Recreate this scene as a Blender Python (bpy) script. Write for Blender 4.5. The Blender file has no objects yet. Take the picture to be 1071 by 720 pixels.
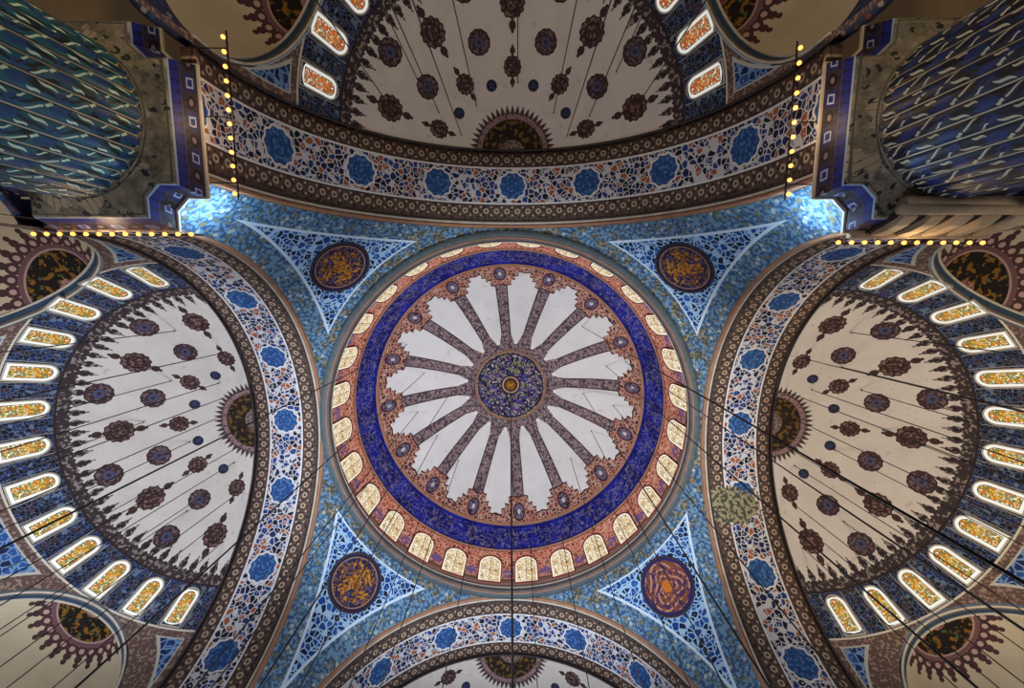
import bpy, bmesh, math, random
from math import sin, cos, pi, sqrt, atan2, acos, radians, degrees, hypot
from mathutils import Vector, Matrix
import numpy as np

random.seed(4)
SC = bpy.context.scene
COL = SC.collection
ZO = 1.6                       # eye height: every level below is measured from the eye and lifted by this

# ------------------------------------------------------------------ node language
class Mat:
    def __init__(s, name, rough=0.75, spec=0.2):
        s.m = bpy.data.materials.new(name); s.m.use_nodes = True
        s.t = s.m.node_tree; s.t.nodes.clear()
        s.out = s.t.nodes.new('ShaderNodeOutputMaterial')
        s.b = s.t.nodes.new('ShaderNodeBsdfPrincipled')
        s.b.inputs['Roughness'].default_value = rough
        s.b.inputs['Specular IOR Level'].default_value = spec
        s.t.links.new(s.b.outputs[0], s.out.inputs[0])
        s._tc = None
    def node(s, t): return s.t.nodes.new(t)
    def put(s, sock, v):
        if isinstance(v, V): s.t.links.new(v.k, sock)
        elif isinstance(v, (tuple, list)) and len(v) == 3 and sock.type == 'RGBA': sock.default_value = (*v, 1)
        else: sock.default_value = v
    def obj(s):
        if s._tc is None: s._tc = s.node('ShaderNodeTexCoord')
        return V(s, s._tc.outputs['Object'])
    def uv(s):
        if s._tc is None: s._tc = s.node('ShaderNodeTexCoord')
        return V(s, s._tc.outputs['UV'])
    def xyz(s, v):
        n = s.node('ShaderNodeSeparateXYZ'); s.put(n.inputs[0], v)
        return [V(s, o) for o in n.outputs]
    def vec(s, x, y, z=0.0):
        n = s.node('ShaderNodeCombineXYZ')
        for i, q in enumerate((x, y, z)): s.put(n.inputs[i], q)
        return V(s, n.outputs[0])
    def f(s, op, *a, clamp=False):
        n = s.node('ShaderNodeMath'); n.operation = op; n.use_clamp = clamp
        for i, q in enumerate(a): s.put(n.inputs[i], q)
        return V(s, n.outputs[0])
    def mix(s, a, b, fac):
        n = s.node('ShaderNodeMix'); n.data_type = 'RGBA'
        s.put(n.inputs[0], fac); s.put(n.inputs[6], a); s.put(n.inputs[7], b)
        return V(s, n.outputs[2])
    def noise(s, v, scale, detail=2.0, rough=0.5, dist=0.0):
        n = s.node('ShaderNodeTexNoise'); s.put(n.inputs['Vector'], v)
        n.inputs['Scale'].default_value = scale; n.inputs['Detail'].default_value = detail
        n.inputs['Roughness'].default_value = rough; n.inputs['Distortion'].default_value = dist
        return V(s, n.outputs[0])
    def voro(s, v, scale, feature='F1', rnd=1.0):
        n = s.node('ShaderNodeTexVoronoi'); n.feature = feature; s.put(n.inputs['Vector'], v)
        n.inputs['Scale'].default_value = scale; n.inputs['Randomness'].default_value = rnd
        return V(s, n.outputs['Distance']), (V(s, n.outputs['Color']) if feature == 'F1' else None)
    def sep(s, c):
        n = s.node('ShaderNodeSeparateColor'); s.put(n.inputs[0], c)
        return [V(s, o) for o in n.outputs]
    def base(s, c): s.put(s.b.inputs['Base Color'], c)
    def emit(s, c, k):
        s.put(s.b.inputs['Emission Color'], c); s.put(s.b.inputs['Emission Strength'], k)
class V:
    def __init__(s, m, k): s.m = m; s.k = k
    def __add__(s, o): return s.m.f('ADD', s, o)
    __radd__ = __add__
    def __sub__(s, o): return s.m.f('SUBTRACT', s, o)
    def __rsub__(s, o): return s.m.f('SUBTRACT', o, s)
    def __mul__(s, o): return s.m.f('MULTIPLY', s, o)
    __rmul__ = __mul__
    def __truediv__(s, o): return s.m.f('DIVIDE', s, o)
    def __rtruediv__(s, o): return s.m.f('DIVIDE', o, s)
    def __neg__(s): return s.m.f('MULTIPLY', s, -1.0)
    def __lt__(s, o): return s.m.f('LESS_THAN', s, o)
    def __gt__(s, o): return s.m.f('GREATER_THAN', s, o)
    def abs(s): return s.m.f('ABSOLUTE', s)
    def sin(s): return s.m.f('SINE', s)
    def cos(s): return s.m.f('COSINE', s)
    def fract(s): return s.m.f('FRACT', s)
    def floor(s): return s.m.f('FLOOR', s)
    def pp(s, a): return s.m.f('PINGPONG', s, a)
    def sqrt(s): return s.m.f('SQRT', s)
    def min(s, o): return s.m.f('MINIMUM', s, o)
    def max(s, o): return s.m.f('MAXIMUM', s, o)
    def And(s, o): return s * o
    def Or(s, o): return s.max(o)
def rng(x, a, b): return (x > a) * (x < b)
def hyp(a, b): return (a * a + b * b).sqrt()
def lin(r, g, b):
    f = lambda c: (c / 255 / 12.92) if c / 255 <= 0.04045 else ((c / 255 + 0.055) / 1.055) ** 2.4
    return (f(r), f(g), f(b))

def arabesque(M, v, scale, ground, cols, blob=0.36, vine=None, fill=None):
    """painted leafwork: leaves of several colours on a ground, joined by fine stems"""
    c = ground
    if vine is not None:
        n = M.noise(v, scale * 0.8, 1.0)
        c = M.mix(c, vine, ((n * 4.0).fract() - 0.5).abs() < 0.09)
    if fill is not None:
        d2, r2 = M.voro(v, scale * 2.1)
        c = M.mix(c, fill, d2 < 0.34)
    d, r = M.voro(v, scale)
    rr = M.sep(r)
    pick = cols[0]
    for i, q in enumerate(cols[1:]):
        pick = M.mix(pick, q, rr[0] > (i + 1) / len(cols))
    return M.mix(c, pick, d < (rr[1] * 0.22 + (blob - 0.11)))

def network(M, v, scale, net, cols, width=0.07, light=0.0):
    """painted leafwork of closely packed leaves divided by a pale net of stems"""
    wv = M.noise(v, scale * 0.5, 2.0)
    d, r = M.voro(v, scale)
    e, _ = M.voro(v, scale, 'DISTANCE_TO_EDGE')
    rr = M.sep(r)
    c = cols[0]
    for i, q in enumerate(cols[1:]):
        c = M.mix(c, q, rr[0] > (i + 1) / len(cols))
    c = M.mix(c, net, d < 0.07 + rr[2] * 0.08)
    return M.mix(c, net, (e < width * (0.5 + wv * 1.3)).max(rr[1] < light))

def border(M, u, w, v3, ground, dot, ink, step, half):
    """running border: pale rosettes on a dark ground. u along, w across in metres"""
    c = ground
    n = M.noise(v3, 5.0, 2.0)
    c = M.mix(c, ink, n > 0.54)
    a = ((u / step).fract() - 0.5) * step
    d = hyp(a, w)
    c = M.mix(c, dot, d < half * 0.42)
    c = M.mix(c, ink, d < half * 0.18)
    b = ((u / step + 0.5).fract() - 0.5) * step
    c = M.mix(c, dot, hyp(b, w.abs() - half * 0.6) < half * 0.17)
    return c

# colours
WHITE = lin(214, 210, 206); DKBLUE = lin(24, 34, 88); BLUE = lin(45, 95, 165); LTBLUE = lin(130, 175, 215)
RUST = lin(150, 72, 48); MAROON = lin(64, 44, 46); BLACKISH = lin(30, 26, 30); MAUVE = lin(122, 100, 108)
TAN = lin(176, 142, 112); GOLD = lin(180, 130, 40); BROWN = lin(78, 64, 60); GREY = lin(120, 118, 116)

def polar(M):
    o = M.obj(); x, y, z = M.xyz(o)
    h = hyp(x, y)
    al = M.f('ARCTAN2', h, z) * (180 / pi)
    be = M.f('ARCTAN2', y, x) * (180 / pi)
    return o, x, y, z, h, al, be

R1 = 10.73; Z0 = 16.47

def mat_semidome():
    M = Mat('semidome_painted_plaster')
    o, x, y, z, h, al, be = polar(M)
    c = M.mix(lin(212, 209, 209), lin(186, 183, 183), M.noise(o, 0.9, 4.0, 0.65))
    c = M.mix(c, lin(150, 142, 140), (M.noise(o, 2.2, 3.0, 0.6) > 0.66) * 0.35)
    ST = 19.2
    ae = be.abs().pp(ST) * (pi / 180) * h            # metres sideways from the nearest even ray
    ao = (ST - be.abs().pp(ST)) * (pi / 180) * h     # ... odd ray
    # 'pp' folds so that even rays lie at 0 and odd rays at ST
    def ra(a0): return (al - a0) * (R1 * pi / 180)
    fil = M.noise(o, 7.0, 2.0)
    def ring_med(c, a0, side, rad, rim, mid, core):
        r = ra(a0); d = hyp(r, side)
        th = M.f('ARCTAN2', side, r)
        dd = d / (1.0 + 0.025 * (th * 12.0).cos())
        c = M.mix(c, rim, dd < rad)
        c = M.mix(c, mid, rng(dd, rad * 0.45, rad * 0.86) * (fil > 0.52))
        c = M.mix(c, core, dd < rad * 0.40)
        c = M.mix(c, rim, dd < rad * 0.17)
        return c
    def drop_med(c, a0, rad):
        r = ra(a0); d = hyp(r, ae)
        th = M.f('ARCTAN2', ae, r)
        dd = hyp(r * 0.92, ae) / (1.0 + 0.05 * (th * 12.0).cos())
        rr = (r.abs() - rad * 1.50)
        c = M.mix(c, MAROON, (hyp(rr, ae * 1.25) < rad * 0.36) + (hyp(r.abs() - rad * 1.92, ae) < rad * 0.13))
        c = M.mix(c, MAROON, (ae < 0.05) * (r.abs() < rad * 2.0))
        c = M.mix(c, MAROON, dd < rad)
        c = M.mix(c, lin(122, 98, 96), (dd < rad * 0.88) * (fil > 0.56))
        c = M.mix(c, BLACKISH, rng(dd, rad * 0.5, rad * 0.6))
        return c
    c = ring_med(c, 20.0, ao, 0.31, lin(34, 34, 56), lin(50, 58, 96), lin(52, 64, 108))
    c = ring_med(c, 31.5, ao, 0.62, lin(58, 42, 48), lin(106, 90, 100), lin(70, 76, 112))
    c = ring_med(c, 44.6, ao, 0.66, lin(58, 42, 48), lin(104, 88, 98), lin(70, 76, 112))
    c = drop_med(c, 24.0, 0.50)
    c = drop_med(c, 39.4, 0.66)
    # crown rosette
    th = be * (pi / 180)
    tooth = (be / 7.5).pp(0.5)
    c = M.mix(c, lin(70, 56, 62), al < 11.4 + (1.0 - tooth * 2.0) * 2.4)
    c = M.mix(c, lin(138, 112, 116), rng(al, 9.8, 11.2) * (fil > 0.42))
    dark = M.mix(lin(34, 26, 22), lin(96, 74, 36), M.noise(o, 3.4, 2.0) > 0.56)
    c = M.mix(c, dark, al < 9.6)
    c = M.mix(c, lin(128, 112, 108), al < 3.7)
    c = M.mix(c, lin(80, 70, 72), (al < 3.7) * (fil > 0.5))
    # flame fringe above the windows
    k = (be / 4.3).pp(0.5) * 2.0
    m = (1.0 - k) * 0.305
    def am(a0): return (al - a0) * (R1 * pi / 180)
    spike = (al > 51.0 - k * 1.2).max(hyp(m, am(49.1) * 0.8) < 0.20).max(hyp(m, am(47.6)) < 0.115).max((m < 0.035) * (al > 46.0)).max(hyp(m - 0.305, am(50.6)) < 0.09)
    fr = M.mix(lin(54, 46, 52), lin(132, 122, 122), M.noise(o, 5.2, 2.0) > 0.57)
    fr = M.mix(fr, lin(40, 34, 42), hyp(m, am(49.1)) < 0.10)
    c = M.mix(c, fr, spike)
    c = M.mix(c, lin(46, 36, 38), rng(al, 53.2, 53.8))
    # window belt
    belt = network(M, o, 5.2, lin(92, 112, 142), [lin(24, 30, 58), lin(30, 46, 98), lin(20, 22, 38), lin(60, 42, 52), lin(20, 24, 44)], 0.035, 0.06)
    wb = be.abs() + 6.7
    s = ((wb / 13.4).fract() - 0.5).abs() * 13.4
    c = M.mix(c, belt, al > 53.8)
    c = M.mix(c, lin(160, 160, 158), (al > 54.0) * rng(s, 3.75, 3.95))
    c = M.mix(c, lin(200, 196, 186), rng(al, 65.6, 66.1))
    # spandrels under the belt
    low = network(M, o, 3.0, lin(110, 146, 190), [lin(30, 50, 110), lin(40, 80, 150), lin(24, 36, 80)], 0.08)
    c = M.mix(c, lin(92, 74, 72), al > 66.1)
    c = M.mix(c, lin(140, 124, 116), (al > 66.1) * (fil > 0.56))
    pd = 9.65 - (x * 0.515 + y.abs() * 0.857)          # distance from the niche arch
    sp = (al > 68.2) * (pd > 0.34) * (x > 0.55)
    c = M.mix(c, lin(176, 178, 176), (al > 67.8) * (pd > 0.27) * (x > 0.48))
    c = M.mix(c, low, sp)
    M.base(c); return M.m

def mat_exedra():
    M = Mat('exedra_painted_plaster')
    o, x, y, z, h, al, be = polar(M)
    c = M.mix(lin(198, 188, 168), lin(168, 158, 140), M.noise(o, 0.9, 4.0, 0.6))
    fil = M.noise(o, 6.0, 2.0)
    k = (be / 15.0).pp(0.5) * 2.0
    for a0, rad in ((27.0, 0.30), (31.6, 0.19), (35.0, 0.13)):
        tt = (1.0 - k) * (pi / 180 * 7.5) * h
        d = hyp((al - a0) * (4.79 * pi / 180), tt)
        c = M.mix(c, lin(70, 48, 54), d < rad)
        if rad > 0.2: c = M.mix(c, lin(176, 150, 146), d < rad * 0.45)
    c = M.mix(c, lin(104, 76, 82), al < 24.4)
    c = M.mix(c, lin(160, 134, 132), rng(al, 20.8, 21.9))
    d = M.mix(lin(26, 20, 18), lin(120, 84, 30), M.noise(o, 3.2, 2.0) > 0.57)
    d = M.mix(d, lin(70, 84, 60), M.noise(o, 4.4, 2.0) > 0.64)
    c = M.mix(c, d, al < 20.8)
    c = M.mix(c, lin(150, 112, 108), al < 4.2)
    c = M.mix(c, lin(90, 60, 60), (al < 4.2) * (fil > 0.52))
    # lower belt of the niche
    c = M.mix(c, lin(60, 56, 76), al > 74.0)
    c = M.mix(c, arabesque(M, o, 4.0, lin(48, 60, 100), [lin(150, 150, 160), lin(120, 70, 60), lin(50, 80, 140)], 0.4), al > 76.0)
    M.base(c); return M.m

def mat_dome():
    M = Mat('dome_painted_plaster')
    o, x, y, z, h, al, be = polar(M)
    t = M.f('ARCSINE', (z / 10.3).min(0.9999)) * (180 / pi)
    fil = M.noise(o, 4.2, 2.0)
    SP = 22.5
    b = (be + 4.7).abs().pp(SP / 2)                 # degrees from the nearest spoke
    s = b * (pi / 180) * h
    lobe = M.mix(lin(226, 226, 230), lin(196, 196, 202), M.noise(o, 0.7, 4.0, 0.65))
    lobe = M.mix(lobe, lin(170, 168, 172), (M.noise(o, 1.4, 3.0, 0.6) > 0.68) * 0.4)
    mv = M.mix(lin(128, 110, 116), lin(76, 62, 72), fil > 0.52)
    mv = M.mix(mv, lin(176, 160, 160), M.voro(o, 3.2)[0] < 0.22)
    red = network(M, o, 3.2, lin(186, 150, 136), [lin(126, 66, 56), lin(78, 48, 58), lin(138, 78, 66), lin(100, 52, 50)], 0.08)
    c = lobe
    # spokes
    wd = 0.40 + (h - 4.0) * 0.018
    spoke = s < wd
    c = M.mix(c, mv, spoke)
    c = M.mix(c, lin(66, 52, 58), rng(s, wd - 0.10, wd))
    # scalloped red rim growing out of every spoke head
    lob = (SP / 2 - b) * (pi / 180) * h             # metres from the lobe's centre line
    rim = 9.72 - (s < 1.45) * 0.26 - (s < 1.14) * 0.30 - (s < 0.82) * 0.40
    rim = rim + ((s * 9.0).sin()) * 0.03
    c = M.mix(c, lin(72, 36, 36), h > rim)
    c = M.mix(c, red, h > rim + 0.08)
    ros = hyp(s, h - 9.62)
    c = M.mix(c, lin(160, 112, 100), ros < 0.54)
    c = M.mix(c, lin(60, 34, 44), ros < 0.48)
    c = M.mix(c, lin(104, 96, 124), (ros < 0.38) * (fil > 0.44))
    c = M.mix(c, lin(196, 186, 186), ros < 0.13)
    # inner ring
    neck = 4.05 + (lob < 0.2) * (-0.12)
    c = M.mix(c, mv, h < 4.0 - (lob < 0.16) * 0.18)
    c = M.mix(c, mv, (h < 4.7) * (s < 0.58 - (h - 4.0) * 0.24))
    c = M.mix(c, lin(222, 222, 226), hyp(lob, h - 3.92) < 0.17)
    # belts by height
    c = M.mix(c, lin(150, 96, 74), t < 30.4)
    c = M.mix(c, lin(196, 166, 140), rng(t, 29.2, 29.8))
    blue = M.mix(lin(12, 18, 104), lin(20, 32, 138), M.noise(o, 0.8, 2.0) > 0.5)
    n1 = M.noise(M.vec(be * 0.20, t * 0.24, 0.0), 1.5, 2.0, 0.5, 0.6)
    n2 = M.noise(M.vec(be * 0.26, t * 0.16, 4.0), 1.9, 1.0, 0.5, 0.4)
    ink = ((n1 - 0.5).abs() < 0.017).max((n2 - 0.52).abs() < 0.016)
    blue = M.mix(blue, lin(150, 140, 150), ink * rng(t, 18.6, 27.4) * 0.5)
    c = M.mix(c, blue, t < 28.9)
    c = M.mix(c, lin(196, 158, 128), t < 17.6)
    c = M.mix(c, lin(110, 54, 44), t < 17.1)
    drum = network(M, o, 3.4, lin(224, 172, 150), [lin(186, 96, 74), lin(150, 70, 58), lin(200, 120, 96), lin(170, 84, 66)], 0.07)
    c = M.mix(c, drum, t < 16.6)
    kw = ((be - 83.57 + 720.0) / 12.857 + 0.5).fract() - 0.5
    kd = hyp(kw.abs() * 12.857 * (pi / 180) * 11.6 - 1.31, (t - 6.2) * 0.2)
    c = M.mix(c, lin(120, 96, 150), (kd < 0.42) * (fil > 0.45) * (t < 12.0))
    c = M.mix(c, lin(110, 80, 72), t < 3.2)
    M.base(c); return M.m

def mat_crown():
    M = Mat('dome_crown_roundel')
    o, x, y, z, h, al, be = polar(M)
    c = arabesque(M, o, 2.6, lin(30, 28, 66), [lin(60, 66, 150), lin(136, 120, 130), lin(84, 50, 120), lin(120, 130, 80)], 0.40, lin(190, 180, 170), lin(120, 110, 130))
    c = M.mix(c, lin(40, 34, 52), rng(h, 2.75, 2.86))
    c = M.mix(c, lin(196, 160, 130), h > 2.95)
    c = M.mix(c, lin(52, 44, 60), h < 0.9)
    c = M.mix(c, lin(186, 150, 120), rng(h, 0.62, 0.74))
    M.base(c); return M.m

def mat_soffit(worn=False):
    M = Mat('arch_painted_soffit' + ('_worn' if worn else ''))
    o = M.obj(); x, y, z = M.xyz(o)
    an = M.f('ARCTAN2', y, z)                         # 0 at the crown
    u = an * R1
    w = x - 12.66
    v3 = M.vec(u, w, 0.0)
    fil = M.noise(v3, 5.0, 2.0)
    brown = border(M, u, (w - 0.66), v3, lin(84, 70, 66), lin(166, 150, 134), lin(52, 42, 44), 0.64, 0.40)
    brown2 = border(M, u, (w - 3.66), v3, lin(80, 64, 60), lin(156, 140, 126), lin(50, 40, 42), 0.64, 0.40)
    band = network(M, v3, 3.5, lin(186, 190, 202), [lin(26, 36, 84), lin(26, 28, 46), lin(146, 84, 56), lin(34, 58, 122), lin(20, 24, 50)], 0.066, 0.08)
    aw = ((an * (180 / pi) / 24.0 + 0.5).fract() - 0.5) * (24.0 * pi / 180 * R1)
    d = hyp(aw, w - 2.16)
    th = M.f('ARCTAN2', w - 2.16, aw)
    dd = d / (1.0 + 0.05 * (th * 10.0).cos())
    band = M.mix(band, lin(206, 208, 214), dd < 0.86)
    md = M.mix(lin(36, 72, 132), lin(70, 112, 168), fil > 0.54)
    band = M.mix(band, md, dd < 0.76)
    band = M.mix(band, lin(30, 60, 120), rng(dd, 0.36, 0.42))
    c = M.mix(brown, band, w > 1.08)
    c = M.mix(c, lin(205, 208, 216), rng(w, 1.06, 1.16))
    c = M.mix(c, lin(205, 208, 216), rng(w, 3.14, 3.24))
    c = M.mix(c, brown2, w > 3.24)
    c = M.mix(c, lin(50, 42, 44), rng(w, 1.0, 1.06))
    c = M.mix(c, lin(44, 36, 38), w > 4.06)
    c = M.mix(c, M.mix(lin(120, 116, 106), lin(150, 108, 84), fil > 0.55), w < 0.1)
    if worn:
        pw = hyp(((an * (180 / pi)) - 28.0) / 6.4, (w - 1.2) / 2.3) + (M.noise(v3, 0.9, 3.0) - 0.5) * 0.9
        c = M.mix(c, M.mix(lin(142, 138, 112), lin(66, 70, 66), M.noise(v3, 4.2, 3.0) > 0.5), pw + (M.noise(v3, 3.0, 2.0) - 0.5) * 1.2 < 0.9)
    M.base(c); return M.m

PS = sqrt(12.30 ** 2 + R1 ** 2)
def mat_pendentive():
    M = Mat('pendentive_painted_plaster')
    o = M.obj(); x, y, z = M.xyz(o)                  # canonical quadrant: +x, +y
    h = hyp(x, y)
    e = x.max(y)                                     # nearness to an arch
    fil = M.noise(o, 4.0, 2.0)
    f5 = M.noise(o, 5.5, 2.0)
    edge = M.mix(lin(100, 138, 172), lin(52, 82, 122), f5 > 0.5)
    dd, rr = M.voro(o, 2.2)
    edge = M.mix(edge, lin(160, 172, 174), dd < 0.24)
    edge = M.mix(edge, lin(104, 106, 84), (M.noise(o, 4.4, 2.0) > 0.60) * (dd > 0.3))
    gl = hyp(x, y)
    edge = M.mix(edge, M.mix(lin(132, 128, 108), lin(70, 76, 78), f5 > 0.48), (gl < 13.3) * (M.noise(o, 1.7, 2.0) > 0.52))
    pan = network(M, o, 3.3, lin(150, 186, 224), [lin(18, 30, 70), lin(24, 60, 132), lin(18, 34, 62), lin(34, 86, 160)], 0.075, 0.06)
    inside = (e < 11.36) * (z < 10.02)
    line = (e < 11.47) * (z < 10.1)
    c = M.mix(edge, lin(190, 212, 236), line)
    c = M.mix(c, pan, inside)
    M.base(c); return M.m

def mat_roundel():
    M = Mat('roundel_gilded_script')
    o = M.obj(); x, y, z = M.xyz(o); d = hyp(x, y)
    c = arabesque(M, o, 3.6, lin(40, 34, 64), [lin(120, 78, 44), lin(60, 60, 120), lin(96, 66, 60)], 0.38, lin(150, 110, 70))
    n = M.noise(o, 1.15, 2.0, 0.5, 0.7)
    g = M.mix(lin(178, 122, 44), lin(120, 72, 24), M.noise(o, 5.0, 1.0) > 0.5)
    c = M.mix(c, g, ((n - 0.5).abs() < 0.034) * (d < 1.12))
    c = M.mix(c, g, (d < 0.42) * (M.noise(o, 4.0, 1.0) > 0.42))
    c = M.mix(c, lin(34, 30, 66), d > 1.46)
    c = M.mix(c, lin(150, 120, 96), rng(d, 1.40, 1.46))
    M.base(c); return M.m

def mat_roundel_rust():
    M = Mat('roundel_rust_script')
    o = M.obj(); x, y, z = M.xyz(o); d = hyp(x, y)
    th = M.f('ARCTAN2', y, x)
    c = M.mix(lin(120, 68, 54), lin(60, 44, 84), M.noise(o, 3.4, 2.0) > 0.52)
    k = ((th * 3.2).sin() * 0.5 + d * 2.6).fract()
    c = M.mix(c, lin(176, 132, 108), (k < 0.30) * (M.noise(o, 4.6, 1.0) > 0.46))
    c = M.mix(c, lin(180, 104, 40), (d < 0.36))
    c = M.mix(c, lin(40, 36, 90), d > 1.44)
    M.base(c); return M.m

def mat_shaft(name, ground, leaf, blue, dark, topz):
    M = Mat(name, 0.5, 0.35)
    o = M.obj(); x, y, z = M.xyz(o)
    a = M.f('ARCTAN2', y, x) * (18 / pi)              # 36 flutes
    fl = (a + 40.5).floor(); u = (a + 40.5).fract() - 0.5
    uu = u * 0.436                                    # metres
    zz = ((z / 2.1 + (fl * 0.52)).fract() - 0.5) * 2.1
    c = M.mix(ground, dark, M.noise(o, 2.0, 3.0) > 0.60)
    def el(px, pz, rx, rz, sl=0.0):
        q = zz - pz
        return hyp((uu - px - q * sl + (q * (2.6 / rz)).sin() * 0.035) / rx, q / rz) < 1.0
    c = M.mix(c, blue, el(-0.03, -0.62, 0.13, 0.30))
    c = M.mix(c, blue, el(0.04, 0.42, 0.11, 0.26))
    c = M.mix(c, dark, el(0.02, -0.10, 0.060, 0.36, 0.30))
    c = M.mix(c, dark, el(-0.06, 0.80, 0.050, 0.28, -0.34))
    c = M.mix(c, leaf, el(-0.10, 0.02, 0.036, 0.24, 0.34))
    c = M.mix(c, leaf, el(0.11, -0.30, 0.034, 0.17, 0.30))
    c = M.mix(c, leaf, el(0.07, 0.86, 0.034, 0.24, -0.40))
    c = M.mix(c, leaf, el(-0.12, 0.58, 0.030, 0.13, -0.3))
    c = M.mix(c, leaf, el(-0.11, -0.92, 0.045, 0.10))
    c = M.mix(c, dark, el(0.04, 0.42, 0.035, 0.10))
    c = M.mix(c, dark, u.abs() > 0.40)
    c = M.mix(c, lin(150, 152, 144), u.abs() > 0.465)
    # rounded heads of the flutes
    top = z - (topz - 0.24)
    hd = hyp(uu, top.max(0.0))
    c = M.mix(c, lin(176, 172, 160), hd > 0.198)
    st = M.mix(lin(112, 108, 96), lin(64, 64, 62), M.noise(o, 2.6, 3.0) > 0.5)
    c = M.mix(c, st, hd > 0.232)
    M.base(c); return M.m

def mat_capital():
    M = Mat('pier_capital_stone')
    o = M.obj()
    x, y, z = M.xyz(o)
    c = M.mix(lin(150, 144, 128), lin(52, 54, 56), (M.noise(o, 2.4, 5.0, 0.8) - 0.3) * 2.4)
    th = M.f('ARCTAN2', y, x) * (36 / pi)
    row = (z * 3.4).floor() * 0.5
    a_ = ((th + row).fract() - 0.5).abs(); b_ = ((z * 3.4).fract() - 0.5).abs()
    c = M.mix(c, lin(78, 80, 78), b_ > 0.44)
    d5, r5 = M.voro(o, 2.6)
    c = M.mix(c, lin(40, 46, 54), (d5 < 0.36) * (M.noise(o, 1.1, 2.0) > 0.46) * (M.noise(o, 6.0, 1.0) > 0.44))
    c = M.mix(c, lin(158, 150, 132), (M.noise(o, 0.9, 2.0) > 0.60) * (a_ < 0.42) * (b_ < 0.40))
    M.base(c); return M.m

def mat_fascia():
    M = Mat('pier_fascia_tiles', 0.5, 0.3)
    u, v, _ = M.xyz(M.uv())                           # u in metres along, v 0..1 up
    k = ((u / 0.62).fract() - 0.5) * 0.62
    alt = ((u / 0.62).floor() * 0.5).fract() > 0.25
    w = (v - 0.5) * 0.9
    c = M.mix(lin(50, 42, 60), lin(30, 26, 46), M.noise(M.obj(), 5.0, 2.0) > 0.5)
    d = hyp(k, w)
    c = M.mix(c, lin(14, 12, 22), (d < 0.24) * (1.0 - alt))
    c = M.mix(c, lin(110, 98, 112), (d < 0.11) * (1.0 - alt))
    box = k.abs().max(w.abs() * 0.9)
    c = M.mix(c, lin(22, 32, 96), (box < 0.25) * alt)
    c = M.mix(c, lin(140, 152, 186), rng(box, 0.11, 0.17) * alt)
    c = M.mix(c, lin(40, 40, 70), rng(k.abs(), 0.28, 0.31))
    c = M.mix(c, lin(150, 140, 134), v > 0.94)
    c = M.mix(c, lin(30, 26, 40), rng(v, 0.88, 0.94))
    M.base(c); return M.m

def mat_blueborder():
    M = Mat('pier_blue_border', 0.5, 0.3)
    u, v, _ = M.xyz(M.uv())
    k = ((u / 0.34).fract() - 0.5) * 0.34
    c = M.mix(lin(24, 34, 116), lin(16, 18, 62), hyp(k, (v - 0.45) * 0.30) > 0.15)
    c = M.mix(c, lin(130, 152, 186), v < 0.16)
    c = M.mix(c, lin(60, 56, 80), v > 0.90)
    M.base(c); return M.m

def mat_plain(name, a, b=None, scale=3.0, rough=0.7, metal=0.0):
    M = Mat(name, rough)
    b = b or tuple(q * 0.7 for q in a)
    M.base(M.mix(a, b, M.noise(M.obj(), scale, 3.0)))
    M.b.inputs['Metallic'].default_value = metal
    return M.m

def mat_emit(name, col, k):
    M = Mat(name, 0.4)
    M.base(col); M.emit(M.mix(col, tuple(q * 0.9 for q in col), M.noise(M.obj(), 20.0)), k)
    return M.m

def mat_stained(name, tint, deep, leaf, k):
    """leaded coloured glass with a clear daylight border; lit from outside"""
    M = Mat(name, 0.2)
    u, v, _ = M.xyz(M.uv())                           # u: 0 at glazing edge (metres inward), v: along
    o = M.obj(); x, y, z = M.xyz(o)
    d, r = M.voro(o, 10.0)
    rr = M.sep(r)
    g = M.mix(tint, deep, rr[0] > 0.45)
    g = M.mix(g, leaf, rr[1] > 0.66)
    g = M.mix(g, lin(235, 228, 205), rr[2] > 0.74)
    de, _r = M.voro(o, 10.0, 'DISTANCE_TO_EDGE')
    g = M.mix(g, lin(92, 66, 40), de < 0.05)
    c = M.mix(lin(226, 230, 226), g, u > 0.14)
    c = M.mix(c, lin(70, 66, 60), rng(u, 0.145, 0.168))
    M.base(M.mix(c, lin(20, 20, 20), 0.5)); M.emit(c, k)
    return M.m

def mat_creamglass(k):
    M = Mat('dome_window_glass', 0.2)
    o = M.obj(); x, y, z = M.xyz(o); u, v, _ = M.xyz(M.uv())
    d, r = M.voro(o, 5.0, 'DISTANCE_TO_EDGE')
    n = M.noise(o, 2.4, 2.0)
    c = M.mix(lin(236, 224, 194), lin(214, 186, 138), n > 0.52)
    c = M.mix(c, lin(150, 124, 92), d < 0.05)
    c = M.mix(c, lin(120, 96, 76), (x.abs() < 0.02).max((y + 0.1).abs() < 0.016))
    c = M.mix(c, lin(244, 238, 220), u < 0.08)
    M.base(M.mix(c, lin(20, 20, 20), 0.5)); M.emit(c, k)
    return M.m

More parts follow.
